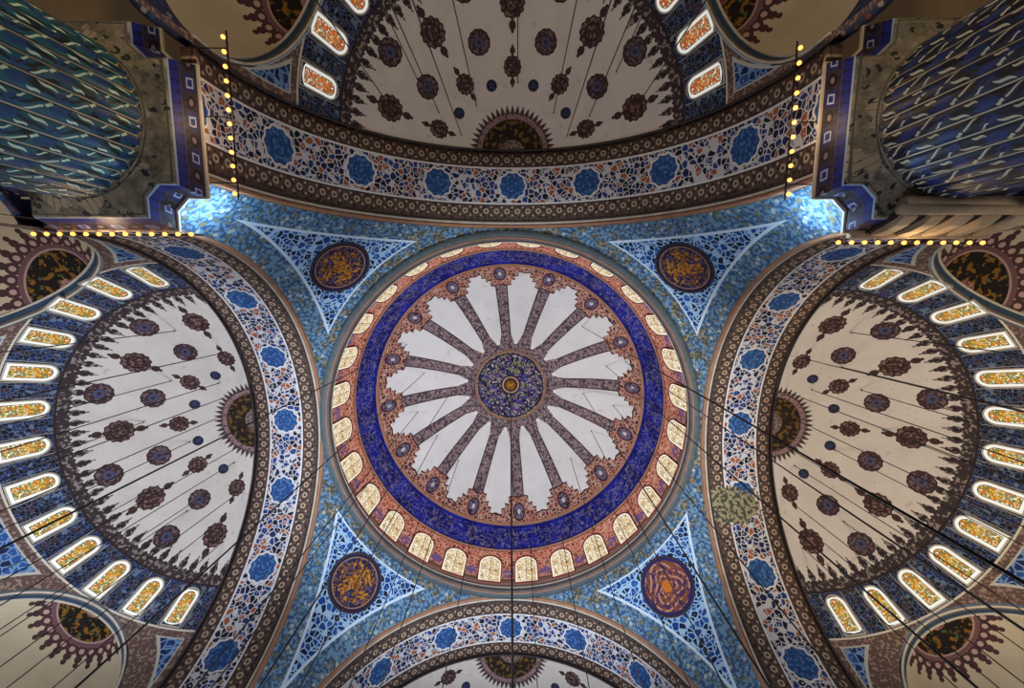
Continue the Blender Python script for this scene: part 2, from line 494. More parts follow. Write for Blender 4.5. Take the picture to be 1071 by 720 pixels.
# ------------------------------------------------------------------ mesh helpers
def link(name, me, mat=None, parent=None, smooth=True):
    o = bpy.data.objects.new(name, me); COL.objects.link(o)
    if mat: me.materials.append(mat)
    if smooth:
        me.polygons.foreach_set('use_smooth', [True] * len(me.polygons))
    if parent: o.parent = parent
    return o
def mesh_of(name, verts, faces, uvs=None):
    me = bpy.data.meshes.new(name); me.from_pydata(verts, [], faces)
    if uvs is not None:
        l = me.uv_layers.new(name='UVMap')
        for p in me.polygons:
            for li in p.loop_indices:
                l.data[li].uv = uvs[me.loops[li].vertex_index]
    me.update(); return me
def grid(f, nu, nv, uvf=None, close_u=False):
    vs, fs, uv = [], [], []
    for i in range(nu + 1):
        for j in range(nv + 1):
            vs.append(f(i / nu, j / nv))
            if uvf: uv.append(uvf(i / nu, j / nv))
    for i in range(nu):
        for j in range(nv):
            a = i * (nv + 1) + j
            fs.append((a, a + 1, a + nv + 2, a + nv + 1))
    return vs, fs, (uv if uvf else None)
def thicken(o, t):
    m = o.modifiers.new('shell', 'SOLIDIFY'); m.thickness = t; m.offset = 1.0
def bm_mesh(name, bm):
    me = bpy.data.meshes.new(name); bm.to_mesh(me); bm.free(); me.update(); return me
def tube(pts, r, n=8, closed=False):
    """a round bar along points -> bmesh"""
    bm = bmesh.new(); rings = []
    P = [Vector(p) for p in pts]
    N = len(P)
    ref = None
    for i, p in enumerate(P):
        if closed: t = (P[(i + 1) % N] - P[i - 1]).normalized()
        else: t = (P[min(i + 1, N - 1)] - P[max(i - 1, 0)]).normalized()
        if ref is None:
            ref = Vector((0, 0, 1)) if abs(t.z) < 0.9 else Vector((1, 0, 0))
        a = t.cross(ref)
        if a.length < 1e-4: a = t.orthogonal()
        a.normalize(); b = t.cross(a)
        ref = -t.cross(a).cross(t).cross(t) if False else b.cross(t).cross(t) * 0 + ref
        rings.append([bm.verts.new(p + (a * cos(2 * pi * k / n) + b * sin(2 * pi * k / n)) * r) for k in range(n)])
    for i in range(N if closed else N - 1):
        A, B = rings[i], rings[(i + 1) % N]
        for k in range(n):
            bm.faces.new((A[k], A[(k + 1) % n], B[(k + 1) % n], B[k]))
    if not closed:
        bm.faces.new(rings[0][::-1]); bm.faces.new(rings[-1])
    bmesh.ops.recalc_face_normals(bm, faces=bm.faces)
    return bm
def lathe(prof, n=24):
    """profile [(r,z)] turned about z"""
    bm = bmesh.new(); rings = []
    for r, z in prof:
        if r < 1e-5: rings.append([bm.verts.new((0, 0, z))])
        else: rings.append([bm.verts.new((r * cos(2 * pi * k / n), r * sin(2 * pi * k / n), z)) for k in range(n)])
    for A, B in zip(rings, rings[1:]):
        for k in range(n):
            k2 = (k + 1) % n
            q = []
            for v in (A[k % len(A)], A[k2 % len(A)], B[k2 % len(B)], B[k % len(B)]):
                if v not in q: q.append(v)
            if len(q) > 2: bm.faces.new(q)
    bmesh.ops.recalc_face_normals(bm, faces=bm.faces)
    return bm
def box(bm, x0, x1, y0, y1, z0, z1):
    v = [bm.verts.new((x, y, z)) for x in (x0, x1) for y in (y0, y1) for z in (z0, z1)]
    for f in ((0, 1, 3, 2), (4, 6, 7, 5), (0, 4, 5, 1), (2, 3, 7, 6), (0, 2, 6, 4), (1, 5, 7, 3)):
        bm.faces.new([v[i] for i in f])
def empty(name, loc=(0, 0, 0), rz=0.0):
    o = bpy.data.objects.new(name, None); COL.objects.link(o)
    o.empty_display_size = 0.5
    o.location = loc; o.rotation_euler = (0, 0, rz); return o
def tag(o, label, cat, group=None, kind=None):
    o['label'] = label; o['category'] = cat
    if group: o['group'] = group
    if kind: o['kind'] = kind
    return o
def copy_tree(o, parent=None):
    c = o.copy(); COL.objects.link(c)
    if parent: c.parent = parent
    for ch in list(o.children): copy_tree(ch, c)
    return c
def ordinal(n):
    return ['first', 'second', 'third', 'fourth', 'fifth', 'sixth', 'seventh', 'eighth', 'ninth', 'tenth', 'eleventh', 'twelfth', 'thirteenth', 'fourteenth',
            'fifteenth', 'sixteenth', 'seventeenth', 'eighteenth', 'nineteenth', 'twentieth', 'twenty-first', 'twenty-second', 'twenty-third', 'twenty-fourth',
            'twenty-fifth', 'twenty-sixth', 'twenty-seventh', 'twenty-eighth'][n]

# ------------------------------------------------------------------ materials
M_SEMI = mat_semidome(); M_EXE = mat_exedra(); M_DOME = mat_dome(); M_CROWN = mat_crown(); M_SOFF = mat_soffit(); M_SOFFW = mat_soffit(True)
M_PEND = mat_pendentive(); M_ROUND = mat_roundel(); M_RUST = mat_roundel_rust()
TOPZ = 14.15 + ZO
M_SHT = mat_shaft('pier_flutes_lit', lin(26, 86, 104), lin(190, 216, 200), lin(24, 66, 116), lin(10, 32, 36), TOPZ)
M_SHB = mat_shaft('pier_flutes_shaded', lin(20, 34, 66), lin(176, 178, 160), lin(24, 44, 104), lin(12, 14, 24), TOPZ)  # same flute paint; the right pier's darker light is put into these colours
M_CAP = mat_capital(); M_FAS = mat_fascia(); M_BB = mat_blueborder()
M_MOULD = mat_plain('moulding_ochre', lin(172, 128, 100), lin(120, 92, 84), 2.0)
M_PALE = mat_plain('moulding_pale', lin(206, 200, 188), lin(150, 148, 146), 2.0)
M_DARKM = mat_plain('moulding_dark', lin(70, 62, 66), lin(44, 40, 46), 2.0)
M_BLUEM = mat_plain('exedra_band_blue', lin(58, 84, 110), lin(34, 48, 76), 4.0)
M_GREYM = mat_plain('cornice_grey', lin(112, 108, 108), lin(66, 60, 66), 1.4)
M_FLANGE = mat_plain('cornice_flange_paint', lin(110, 124, 128), lin(58, 76, 96), 4.5)
M_STONE = mat_plain('ledge_stone', lin(176, 160, 138), lin(110, 102, 92), 2.0)
M_IRON_SHADE = mat_plain('dark_iron_and_recess_shade', lin(34, 32, 34), lin(20, 20, 22), 6.0, 0.5)  # iron fittings; also the painted shade behind the ledge corbels
M_CABLE = mat_plain('cable_dark_steel', lin(48, 46, 48), lin(30, 30, 32), 6.0, 0.5)
M_GOLD = mat_plain('gilded_boss', lin(206, 150, 50), lin(150, 100, 40), 4.0, 0.35, 0.6)
M_BULB = mat_emit('bulb_glow', lin(255, 164, 74), 3.6)
M_BRASS = mat_plain('bulb_cap_brass', lin(150, 110, 60), lin(90, 66, 40), 9.0, 0.4, 0.7)
M_FRAME = mat_plain('window_plaster_frame', lin(196, 190, 178), lin(150, 142, 132), 3.0)
M_FRAMER = mat_plain('window_red_frame', lin(132, 56, 46), lin(96, 40, 36), 3.0)
M_STAIN = mat_stained('stained_glass_yellow', lin(206, 164, 70), lin(190, 116, 40), lin(120, 130, 70), 0.80)
M_STAINO = mat_stained('stained_glass_orange', lin(206, 130, 70), lin(180, 84, 40), lin(160, 110, 70), 0.75)
M_CREAM = mat_creamglass(0.80)
def mat_floor():
    M = Mat('carpet_red', 0.95, 0.0)
    o = M.obj(); x, y, z = M.xyz(o)
    c = M.mix(lin(86, 40, 38), lin(64, 32, 36), M.noise(o, 1.5, 3.0) > 0.5)
    c = M.mix(c, lin(40, 56, 90), ((x / 1.2).fract() - 0.5).abs() > 0.44)
    d, r = M.voro(M.vec(x, y, 0.0), 1.6, 'F1', 0.3)
    c = M.mix(c, lin(176, 130, 90), d < 0.16)
    M.base(c); return M.m
M_FLOOR = mat_floor()
M_TANP = mat_plain('tan_plaster', lin(186, 158, 120), lin(156, 130, 98), 0.8)

# ------------------------------------------------------------------ floor
bm = bmesh.new(); box(bm, -34, 34, -34, 34, -0.3, 0.0)
fl = link('floor', bm_mesh('floor', bm), M_FLOOR, smooth=False)
tag(fl, 'red patterned carpet covering the prayer hall floor', 'floor', kind='structure')

# ------------------------------------------------------------------ central dome
DX, DY = -0.22, -0.15
RD, HD, ZD = 11.75, 10.3, 27.24
dome = empty('dome', (DX, DY, ZD + ZO))
tag(dome, 'great central dome with pale lobed centre and dark blue inscription ring', 'dome')
vs, fs, _ = grid(lambda u, v: (RD * cos(v * pi / 2 * 0.9995 + 0.013 * (1 - v)) * cos(2 * pi * u), RD * cos(v * pi / 2 * 0.9995 + 0.013 * (1 - v)) * sin(2 * pi * u),
                               HD * sin(v * pi / 2 * 0.9995 + 0.013 * (1 - v))), 144, 48)
me = mesh_of('dome_shell', vs, fs)
if sum(p.normal.dot(p.center) for p in me.polygons) < 0: me.flip_normals()
sh = link('shell', me, M_DOME, dome)
thicken(sh, 0.2)
# crown roundel: shallow disc following the dome
tc = acos(3.06 / RD)
vs, fs, _ = grid(lambda u, v: ((3.06 * v + 1e-4) * cos(2 * pi * u), (3.06 * v + 1e-4) * sin(2 * pi * u), HD * sqrt(1 - ((3.06 * v) / RD) ** 2) - 0.06), 64, 12)
cr = link('crown_roundel', mesh_of('crown_roundel', vs, fs), M_CROWN, dome)
P = [(3.06 * cos(2 * pi * k / 96), 3.06 * sin(2 * pi * k / 96), HD * sqrt(1 - (3.06 / RD) ** 2) - 0.06) for k in range(96)]
link('roundel_rim', bm_mesh('roundel_rim', tube(P, 0.09, 8, True)), M_MOULD, dome)
link('boss', bm_mesh('boss', lathe([(0, HD - 0.42), (0.2, HD - 0.40), (0.40, HD - 0.26), (0.46, HD - 0.12), (0.46, HD - 0.04), (0, HD - 0.02)], 32)), M_GOLD, dome)
# cornice: stepped ring under the windows
def ring_lathe(prof, n=144): return bm_mesh('ring', lathe(prof, n))
CO = (0.06, 0.28, 0.0)
q = link('cornice', ring_lathe([(11.70, 0.12), (11.64, 0.06), (11.62, -0.12), (11.68, -0.20), (11.70, -0.33), (11.84, -0.36), (11.84, -0.28), (11.73, -0.26), (11.73, 0.12), (11.70, 0.12)]), M_GREYM, dome); q.location = CO
q = link('cornice_flange', ring_lathe([(11.84, -0.355), (12.26, -0.355), (12.26, -0.285), (11.84, -0.285), (11.84, -0.355)]), M_FLANGE, dome); q.location = CO
for rr_, zz_, rad, mt in ((11.64, -0.03, 0.045, M_PALE), (11.69, -0.24, 0.05, M_DARKM), (11.84, -0.36, 0.05, M_MOULD)):
    P = [(rr_ * cos(2 * pi * k / 144), rr_ * sin(2 * pi * k / 144), zz_) for k in range(144)]
    q = link('cornice_bead', bm_mesh('cornice_bead', tube(P, rad, 8, True)), mt, dome); q.location = CO
for tt, rad in ((29.1, 0.06), (17.4, 0.08)):
    r_, z_ = RD * cos(radians(tt)) - 0.02, HD * sin(radians(tt)) - 0.02
    P = [(r_ * cos(2 * pi * k / 144), r_ * sin(2 * pi * k / 144), z_) for k in range(144)]
    link('band_moulding', bm_mesh('band_moulding', tube(P, rad, 8, True)), M_MOULD, dome)

# ------------------------------------------------------------------ windows
def arch_outline(w, h, n=14, horseshoe=0.0):
    """from bottom left, over the top, to bottom right; centred"""
    r = w / 2; y0 = -h / 2; yc = h / 2 - r
    pts = [(-r, y0)]
    for k in range(n + 1):
        a = pi - pi * k / n
        pts.append((r * cos(a), yc + r * sin(a)))
    pts.append((r, y0))
    return pts
def make_window(name, w, h, fw, depth, mframe, mpane, mull=True):
    root = empty(name)
    out = arch_outline(w, h); inn = arch_outline(w - 2 * fw, h - 2 * fw)
    vs = []
    for x, y in out: vs += [(x, y, -0.04), (x, y, depth)]
    for x, y in inn: vs += [(x, y, -0.04), (x, y, depth)]
    n = len(out); fs = []
    for i in range(n):
        j = (i + 1) % n
        a, b, c, d = 2 * i, 2 * i + 1, 2 * j + 1, 2 * j
        fs.append((a, d, c, b))
        A, B, Cc, D = [q + 2 * n for q in (a, b, c, d)]
        fs.append((A, B, Cc, D))
        fs.append((b, c, Cc, B))
    fr = link('frame', mesh_of('window_frame', vs, fs), mframe, root, smooth=False)
    # pane with the distance to its edge stored as u
    k = 8; w2, h2 = w - 2 * fw, h - 2 * fw
    vs, fs, uv = [], [], []
    R = min(w2, h2) / 2
    for i in range(k + 1):
        s = i / k
        for x, y in arch_outline(w2, h2):
            cy = min(max(y, -h2 / 2 + R), h2 / 2 - R) if True else 0
            vs.append((x * (1 - s), y + (cy - y) * s, 0.035)); uv.append((s * R, y))
    m = n
    for i in range(k):
        for q in range(m):
            q2 = (q + 1) % m
            fs.append((i * m + q, i * m + q2, (i + 1) * m + q2, (i + 1) * m + q))
    link('pane', mesh_of('window_pane', vs, fs, uv), mpane, root, smooth=False)
    return root
def place(o, P, up, nrm):
    """local y -> up, local z -> nrm (into the room)"""
    z = Vector(nrm).normalized(); y = Vector(up); y = (y - z * y.dot(z)).normalized(); x = y.cross(z)
    M = Matrix((x, y, z)).transposed().to_4x4(); M.translation = Vector(P)
    o.matrix_world = M
WN = [0]
def wname():
    WN[0] += 1; return 'window_%d' % WN[0]
# main dome: 28 arched lights
proto = make_window('window_1', 1.66, 2.42, 0.06, 0.08, M_FRAMER, M_CREAM)
for k in range(28):
    o = proto if k == 0 else copy_tree(proto)
    o.name = wname()
    a = radians(83.57 + 12.857 * k); t = radians(7.5)
    P = Vector((DX + RD * cos(t) * cos(a), DY + RD * cos(t) * sin(a), ZD + ZO + HD * sin(t)))
    nr = Vector((-cos(t) * cos(a) / RD, -cos(t) * sin(a) / RD, -sin(t) / HD))
    place(o, P + nr.normalized() * 0.10, (0, 0, 1), nr)
    lab = 'pale arched window round the central dome, '
    # numbered by walking from the hanging cable at the bottom of the ring
    if k == 0: lab += 'just beside the thick hanging cable, on its right'
    elif k == 1: lab += 'just beside the thick hanging cable, on its left'
    elif k <= 14: lab += '%s to the left of the thick cable' % ordinal(k - 1)
    else: lab += '%s to the right of the thick cable' % ordinal(28 - k)
    tag(o, lab, 'window', 'arched windows round the central dome', 'structure')

# ------------------------------------------------------------------ pendentives
def pend_mesh():
    bm = bmesh.new(); n = 90
    lo = 9.9
    vs = {}
    # grid over azimuth x elevation on the sphere, trimmed by the planes
    NA, NE = 72, 60
    z_top = 27.10 - Z0; z_bot = 15.74 - Z0
    def skin(off):
        R_ = PS + off
        e0, e1 = math.asin(z_bot / R_), math.asin(z_top / PS)
        rows = [(R_ * cos(e), R_ * sin(e)) for e in [e0 + (e1 - e0) * j / NE for j in range(NE + 1)]]
        t_ = 0.05 if off else 0.0
        rows += [(12.34 + t_, 27.11 - Z0 + t_), (12.02, 27.06 - Z0 + t_)]
        V_ = [[bm.verts.new((r * cos(a), r * sin(a), z)) for r, z in rows] for a in [0.001 + (pi / 2 - 0.002) * i / NA for i in range(NA + 1)]]
        fs = []
        for i in range(NA):
            for j in range(len(rows) - 1):
                q = (V_[i][j], V_[i + 1][j], V_[i + 1][j + 1], V_[i][j + 1])
                fs.append(bm.faces.new(q if off == 0 else q[::-1]))
    skin(0.0); skin(0.3)
    for co, no in (((12.28, 0, 0), (1, 0, 0)), ((0, 12.28, 0), (0, 1, 0))):
        bmesh.ops.bisect_plane(bm, geom=bm.verts[:] + bm.edges[:] + bm.faces[:], plane_co=co, plane_no=no, clear_outer=True)
    return bm_mesh('pendentive', bm)
PM = pend_mesh()
def roundel_mesh(rad=1.66):
    # disc bulged like the sphere it lies on
    vs, fs, _ = grid(lambda u, v: (rad * (v + 1e-4) * cos(2 * pi * u), rad * (v + 1e-4) * sin(2 * pi * u), (rad * v) ** 2 / (2 * PS)), 48, 8)
    return mesh_of('roundel', vs, fs)
RM = roundel_mesh()
RIM = bm_mesh('roundel_rim', tube([(1.67 * cos(2 * pi * k / 64), 1.67 * sin(2 * pi * k / 64), 1.67 ** 2 / (2 * PS)) for k in range(64)], 0.06, 8, True))
PM.materials.append(M_PEND)
RM2 = RM.copy(); RM.materials.append(M_ROUND); RM2.materials.append(M_RUST); RIM.materials.append(M_DARKM)
PM.polygons.foreach_set('use_smooth', [True] * len(PM.polygons))
for q in (RM, RM2, RIM): q.polygons.foreach_set('use_smooth', [True] * len(q.polygons))
names = {180: ('blue triangular pendentive with gilded roundel beside the teal fluted pier', RM, 180),
         270: ('blue triangular pendentive with gilded roundel beside the dark blue fluted pier', RM, 250),
         90: ('blue triangular pendentive with gilded roundel, lower left of the central dome', RM, 40),
         0: ('blue triangular pendentive with rust and violet roundel, lower right of the central dome', RM2, 0)}
for rz, (lab, rme, spin) in names.items():
    root = empty('pendentive', (0, 0, Z0 + ZO), radians(rz)); tag(root, lab, 'pendentive', 'pendentives under the central dome')
    o = bpy.data.objects.new('spherical_triangle', PM); COL.objects.link(o); o.parent = root
    c = Vector((10.05, 10.05, 8.66)); c = c.normalized() * (PS - 0.05)
    d = bpy.data.objects.new('roundel', rme); COL.objects.link(d); d.parent = root
    z = -c.normalized(); y = Vector((0, 0, 1)); y = (y - z * y.dot(z)).normalized(); x = y.cross(z)
    Mx = Matrix((x, y, z)).transposed().to_4x4(); Mx.translation = c
    d.matrix_local = Mx
    # the disc is built bulging the other way: mirror by turning the curvature
    r_ = bpy.data.objects.new('roundel_rim', RIM); COL.objects.link(r_); r_.parent = d

# ------------------------------------------------------------------ great arches, half domes, exedrae
def arc_profile(r, stilt, n=72):
    """points (y,z) from one foot, over the crown, to the other; z from the springing"""
    pts = [(r, -stilt), (r, -stilt / 2)]
    for k in range(n + 1):
        a = pi * k / n
        pts.append((r * cos(a), r * sin(a)))
    return pts + [(-r, -stilt / 2), (-r, -stilt)]
XA, XB = 12.30, 16.80
XS = 16.78
AP = arc_profile(R1, 0.74)
def arch_soffit_mesh():
    vs, fs = [], []
    NX = 10
    for i, (y, z) in enumerate(AP):
        for j in range(NX + 1): vs.append((XA + (XS - XA) * j / NX, y, z))
    for i in range(len(AP) - 1):
        for j in range(NX):
            a = i * (NX + 1) + j
            fs.append((a, a + NX + 1, a + NX + 2, a + 1))
    return mesh_of('arch_soffit', vs, fs)
SOF = arch_soffit_mesh(); SOF.materials.append(M_SOFF)
def arch_bar(x, r, rad, mat, nm):
    me = bm_mesh(nm, tube([(x, y, z) for y, z in arc_profile(r, 0.74)], rad, 8)); me.materials.append(mat)
    me.polygons.foreach_set('use_smooth', [True] * len(me.polygons)); return me
BARS = [('moulding', arch_bar(12.42, R1 - 0.05, 0.10, M_MOULD, 'moulding')), ('moulding', arch_bar(12.61, R1 - 0.03, 0.07, M_PALE, 'moulding_pale')),
        ('moulding', arch_bar(12.74, R1 - 0.02, 0.05, M_DARKM, 'moulding_dark'))]

NPAR = {'left': {1: (59.0, 9.58), -1: (57.2, 9.80)}, 'right': {1: (57.4, 9.84), -1: (59.2, 9.62)}, 'top': {1: (63.2, 9.70), -1: (63.2, 9.70)}, 'bottom': {1: (59.0, 9.7), -1: (59.0, 9.7)}}
def semidome_mesh(par):
    bm = bmesh.new()
    NA, NE = 96, 56
    AZ = [-pi / 2 + pi * i / NA for i in range(NA + 1)]
    def skin(off):
        R_ = R1 + off
        rows = [[bm.verts.new((R_ * sin(al) * cos(b) + 0.03, R_ * sin(al) * sin(b), R_ * cos(al))) for b in AZ] for al in [0.004 + (pi / 2 - 0.004) * j / NE for j in range(NE + 1)]]
        for zz in (-1.2, -9.0): rows.append([bm.verts.new((R_ * cos(b) + 0.03, R_ * sin(b), zz)) for b in AZ])
        for A, B in zip(rows, rows[1:]):
            for i in range(NA):
                q = (A[i], A[i + 1], B[i + 1], B[i]); bm.faces.new(q if off == 0 else q[::-1])
    skin(0.0); skin(0.3)
    if par:
        for s in (-1, 1):
            B_, DPL = radians(par[s][0]), par[s][1]
            n = Vector((cos(B_), s * sin(B_), 0))
            bmesh.ops.bisect_plane(bm, geom=bm.verts[:] + bm.edges[:] + bm.faces[:], plane_co=n * (DPL - 0.02), plane_no=n, clear_outer=True)
    return bm_mesh('semidome', bm)
SEMI = {}
for k_, p_ in NPAR.items():
    SEMI[k_] = semidome_mesh(p_); SEMI[k_].materials.append(M_SEMI)
    SEMI[k_].polygons.foreach_set('use_smooth', [True] * len(SEMI[k_].polygons))
SOF.polygons.foreach_set('use_smooth', [True] * len(SOF.polygons))
SOFW = SOF.copy(); SOFW.materials[0] = M_SOFFW
RIMB = arch_bar(0.08, R1 - 0.02, 0.06, M_DARKM, 'rim_moulding')

def exedra_parts(RE):
    """canonical: centre of the arch plane at the origin, +x away from the half dome; the soffit is 0.55 deep"""
    SD = 0.55
    bm = bmesh.new(); NA, NE = 48, 30
    def row(al): return [bm.verts.new((RE * sin(al) * cos(b) + SD, RE * sin(al) * sin(b), RE * cos(al))) for b in [-pi / 2 + pi * i / NA for i in range(NA + 1)]]
    rows = [row(0.006 + (pi / 2 - 0.006) * j / NE) for j in range(NE + 1)]
    for zz in (-0.3, -0.72): rows.append([bm.verts.new((RE * cos(b) + SD, RE * sin(b), zz)) for b in [-pi / 2 + pi * i / NA for i in range(NA + 1)]])
    for A, B in zip(rows, rows[1:]):
        for i in range(NA): bm.faces.new((A[i], A[i + 1], B[i + 1], B[i]))
    for v in bm.verts: v.co.x -= SD
    bmesh.ops.recalc_face_normals(bm, faces=bm.faces)
    if sum(f.normal.dot(f.calc_center_median()) for f in bm.faces) < 0: bmesh.ops.reverse_faces(bm, faces=bm.faces)
    shell = bm_mesh('exedra_shell', bm)
    ap = arc_profile(RE, 0.72, 48)
    vs, fs = [], []
    for i, (y, z) in enumerate(ap):
        for j in range(4): vs.append((SD * j / 3, y, z))
    for i in range(len(ap) - 1):
        for j in range(3):
            a = i * 4 + j; fs.append((a, a + 4, a + 5, a + 1))
    band = mesh_of('exedra_band', vs, fs)
    out = [('niche_shell', shell, M_EXE, SD), ('arch_band', band, M_BLUEM, 0)]
    for x, r, rad, mt in ((0.07, RE - 0.03, 0.06, M_PALE), (0.20, RE - 0.02, 0.05, M_GREYM), (SD, RE - 0.03, 0.06, M_PALE)):
        out.append(('moulding', bm_mesh('moulding', tube([(x, y, z) for y, z in arc_profile(r, 0.72, 48)], rad, 8)), mt, 0))
    res = []
    for nm, me, mt, dx in out:
        me.materials.append(mt); me.polygons.foreach_set('use_smooth', [True] * len(me.polygons))
        res.append((nm, me, dx))
    return res
EXP = {}

wproto = make_window('window_29', 1.10, 2.05, 0.07, 0.07, M_FRAME, M_STAIN)
wproto_o = make_window('window_50', 1.10, 2.05, 0.07, 0.07, M_FRAME, M_STAINO)
used = {'a': False, 'b': False}
SIDES = {'left': 180, 'right': 0, 'top': 270, 'bottom': 90}
DESC = {'left': 'cool white half dome at the left, dark medallions above a row of stained windows',
        'right': 'warm cream half dome at the right, dark medallions above a row of stained windows',
        'top': 'dim brownish half dome at the top of the picture, dotted with maroon medallions',
        'bottom': 'half dome at the bottom edge, only its dark crown rosette in view'}
ADESC = {'left': 'broad arch band with blue medallions framing the cool white left half dome',
         'right': 'broad arch band with blue medallions framing the warm cream right half dome',
         'top': 'broad arch band with blue medallions between the two piers, below the dim brown half dome',
         'bottom': 'blue and white arch band curving along the bottom edge under the central dome'}
EDESC = {('left', -1): 'pale niche half dome with dark rosette beneath the teal pier, at the left edge',
         ('left', 1): 'pale niche half dome with dark rosette in the bottom left corner',
         ('right', 1): 'pale niche half dome with dark rosette in the bottom right corner',
         ('right', -1): 'pale niche half dome with dark rosette below the stone ledge at the right edge',
         ('top', -1): 'dim tan niche half dome at the top, beside the teal pier',
         ('top', 1): 'dim tan niche half dome at the top, beside the dark blue pier'}
for side, rz in SIDES.items():
    a = radians(rz)
    ar = empty('arch', (0, 0, Z0 + ZO), a); tag(ar, ADESC[side], 'arch', 'great arches carrying the central dome')
    o = bpy.data.objects.new('soffit', SOFW if side == 'right' else SOF); COL.objects.link(o); o.parent = ar; thicken(o, 0.5)
    for nm, me in BARS:
        q = bpy.data.objects.new(nm, me); COL.objects.link(q); q.parent = ar
    sd = empty('half_dome', (XB * cos(a), XB * sin(a), Z0 + ZO), a); tag(sd, DESC[side], 'half dome', 'half domes around the central dome')
    o = bpy.data.objects.new('shell', SEMI[side]); COL.objects.link(o); o.parent = sd
    q = bpy.data.objects.new('rim_moulding', RIMB); COL.objects.link(q); q.parent = sd
    # exedrae
    if side != 'bottom':
        for s in (-1, 1):
            B_, DPL = NPAR[side][s]; b = a + s * radians(B_)
            RE = round(sqrt(R1 ** 2 - DPL ** 2), 3)
            if RE not in EXP: EXP[RE] = exedra_parts(RE)
            cx, cy = XB * cos(a) + DPL * cos(b), XB * sin(a) + DPL * sin(b)
            ex = empty('niche', (cx, cy, Z0 + ZO), b)
            key = (side, (1 if cy > 0 else -1) if side in ('left', 'right') else (1 if cx > 0 else -1))
            tag(ex, EDESC[key], 'niche', 'niches opening off the half domes')
            for nm, me, dx in EXP[RE]:
                q = bpy.data.objects.new(nm, me); COL.objects.link(q); q.parent = ex; q.location.x = dx
                if nm == 'niche_shell': thicken(q, 0.3)
    # windows
    ks = {'left': range(-6, 7), 'right': range(-6, 7), 'top': (-6, -5, -4, 4, 5, 6), 'bottom': ()}[side]
    items = []
    for k in ks:
        pr, fl_ = (wproto_o, 'b') if side == 'top' else (wproto, 'a')
        o = copy_tree(pr) if used[fl_] else pr
        used[fl_] = True
        b = a + radians(13.4 * k); al = radians(59.9)
        C = Vector((XB * cos(a), XB * sin(a), Z0 + ZO))
        n = Vector((sin(al) * cos(b), sin(al) * sin(b), cos(al)))
        P = C + n * (R1 - 0.0)
        place(o, P, (-cos(al) * cos(b), -cos(al) * sin(b), sin(al)), -n)
        items.append((P, o))
    if side in ('left', 'right'):
        items.sort(key=lambda q: q[0].y)
        for i, (P, o) in enumerate(items):
            o.name = wname()
            w = 'uppermost' if i == 0 else 'lowermost' if i == len(items) - 1 else ordinal(i) + ' from the top'
            tag(o, 'yellow stained glass window in the row round the %s half dome, %s' % ('cool white left' if side == 'left' else 'warm cream right', w), 'window',
                'stained windows of the %s half dome' % side, 'structure')
    else:
        items.sort(key=lambda q: q[0].x)
        wl = ['the one cut by the frame left of centre', 'middle of the three on the left', 'nearest the arch band on the left',
              'nearest the arch band on the right', 'middle of the three on the right', 'the one cut by the frame right of centre']
        L_ = sorted(items[:3], key=lambda q: q[0].y); R_ = sorted(items[3:], key=lambda q: -q[0].y)
        for (P, o), w in zip(L_ + R_, wl):
            o.name = wname()
            tag(o, 'orange stained glass window in the dim top half dome, ' + w, 'window', 'stained windows of the top half dome', 'structure')

# ------------------------------------------------------------------ piers
PC = 13.95
def cross_poly(A, B, C):
    q = [(A, B), (C, B), (B, C), (B, A)]
    pts = []
    for k in range(4):
        c, s = cos(k * pi / 2), sin(k * pi / 2)
        pts += [(x * c - y * s, x * s + y * c) for x, y in q]
    return pts
def poly_r(poly, th):
    best = None
    dx, dy = cos(th), sin(th)
    n = len(poly)
    for i in range(n):
        (x1, y1), (x2, y2) = poly[i], poly[(i + 1) % n]
        den = dx * (y2 - y1) - dy * (x2 - x1)
        if abs(den) < 1e-9: continue
        t = (x1 * (y2 - y1) - y1 * (x2 - x1)) / den
        u = (x1 * dy - y1 * dx) / den
        if t > 0 and -1e-6 <= u <= 1 + 1e-6: best = t if best is None else max(best, t)
    return best
POLY1 = cross_poly(3.32, 2.18, 2.62); POLY0 = cross_poly(3.02, 1.95, 2.36)
def loft_polys(p0, z0, p1, z1, nm):
    """wall between two like polygons, flat faces, u along in metres, v up"""
    vs, fs, uv = [], [], []
    n = len(p0)
    for i in range(n):
        a, b = i, (i + 1) % n
        L = hypot(p1[b][0] - p1[a][0], p1[b][1] - p1[a][1])
        k = len(vs)
        vs += [(*p0[a], z0), (*p0[b], z0), (*p1[b], z1), (*p1[a], z1)]
        off = -L / 2
        uv += [(off + 50 * .62, 0), (off + L + 50 * .62, 0), (off + L + 50 * .62, 1), (off + 50 * .62, 1)]
        fs.append((k, k + 1, k + 2, k + 3))
    return mesh_of(nm, vs, fs, uv)
def shaft_mesh():
    R0 = 2.42
    NA = 36 * 8; zs = [0, 0.4] + [0.4 + (TOPZ - 0.6 - 0.4) * i / 10 for i in range(1, 11)] + [TOPZ - 0.6 + 0.7 * i / 10 for i in range(1, 11)]
    vs, fs = [], []
    for z in zs:
        for i in range(NA):
            u = (i / 8 + 0.5) % 1 - 0.5
            d = 0.085 * sqrt(max(0, 1 - (2 * u) ** 2))
            top = max(0.0, z - (TOPZ - 0.24))
            if hypot(u * 0.436, top) > 0.215: d = 0.0 if top > 0 else d
            th = 2 * pi * (i / 8 + 0.0) / 36
            # flute centre lies at u = 0
            vs.append(((R0 + d) * cos(th), (R0 + d) * sin(th), z))
    for j in range(len(zs) - 1):
        for i in range(NA):
            fs.append((j * NA + i, j * NA + (i + 1) % NA, (j + 1) * NA + (i + 1) % NA, (j + 1) * NA + i))
    return mesh_of('pier_shaft', vs, fs)
SHM = shaft_mesh()
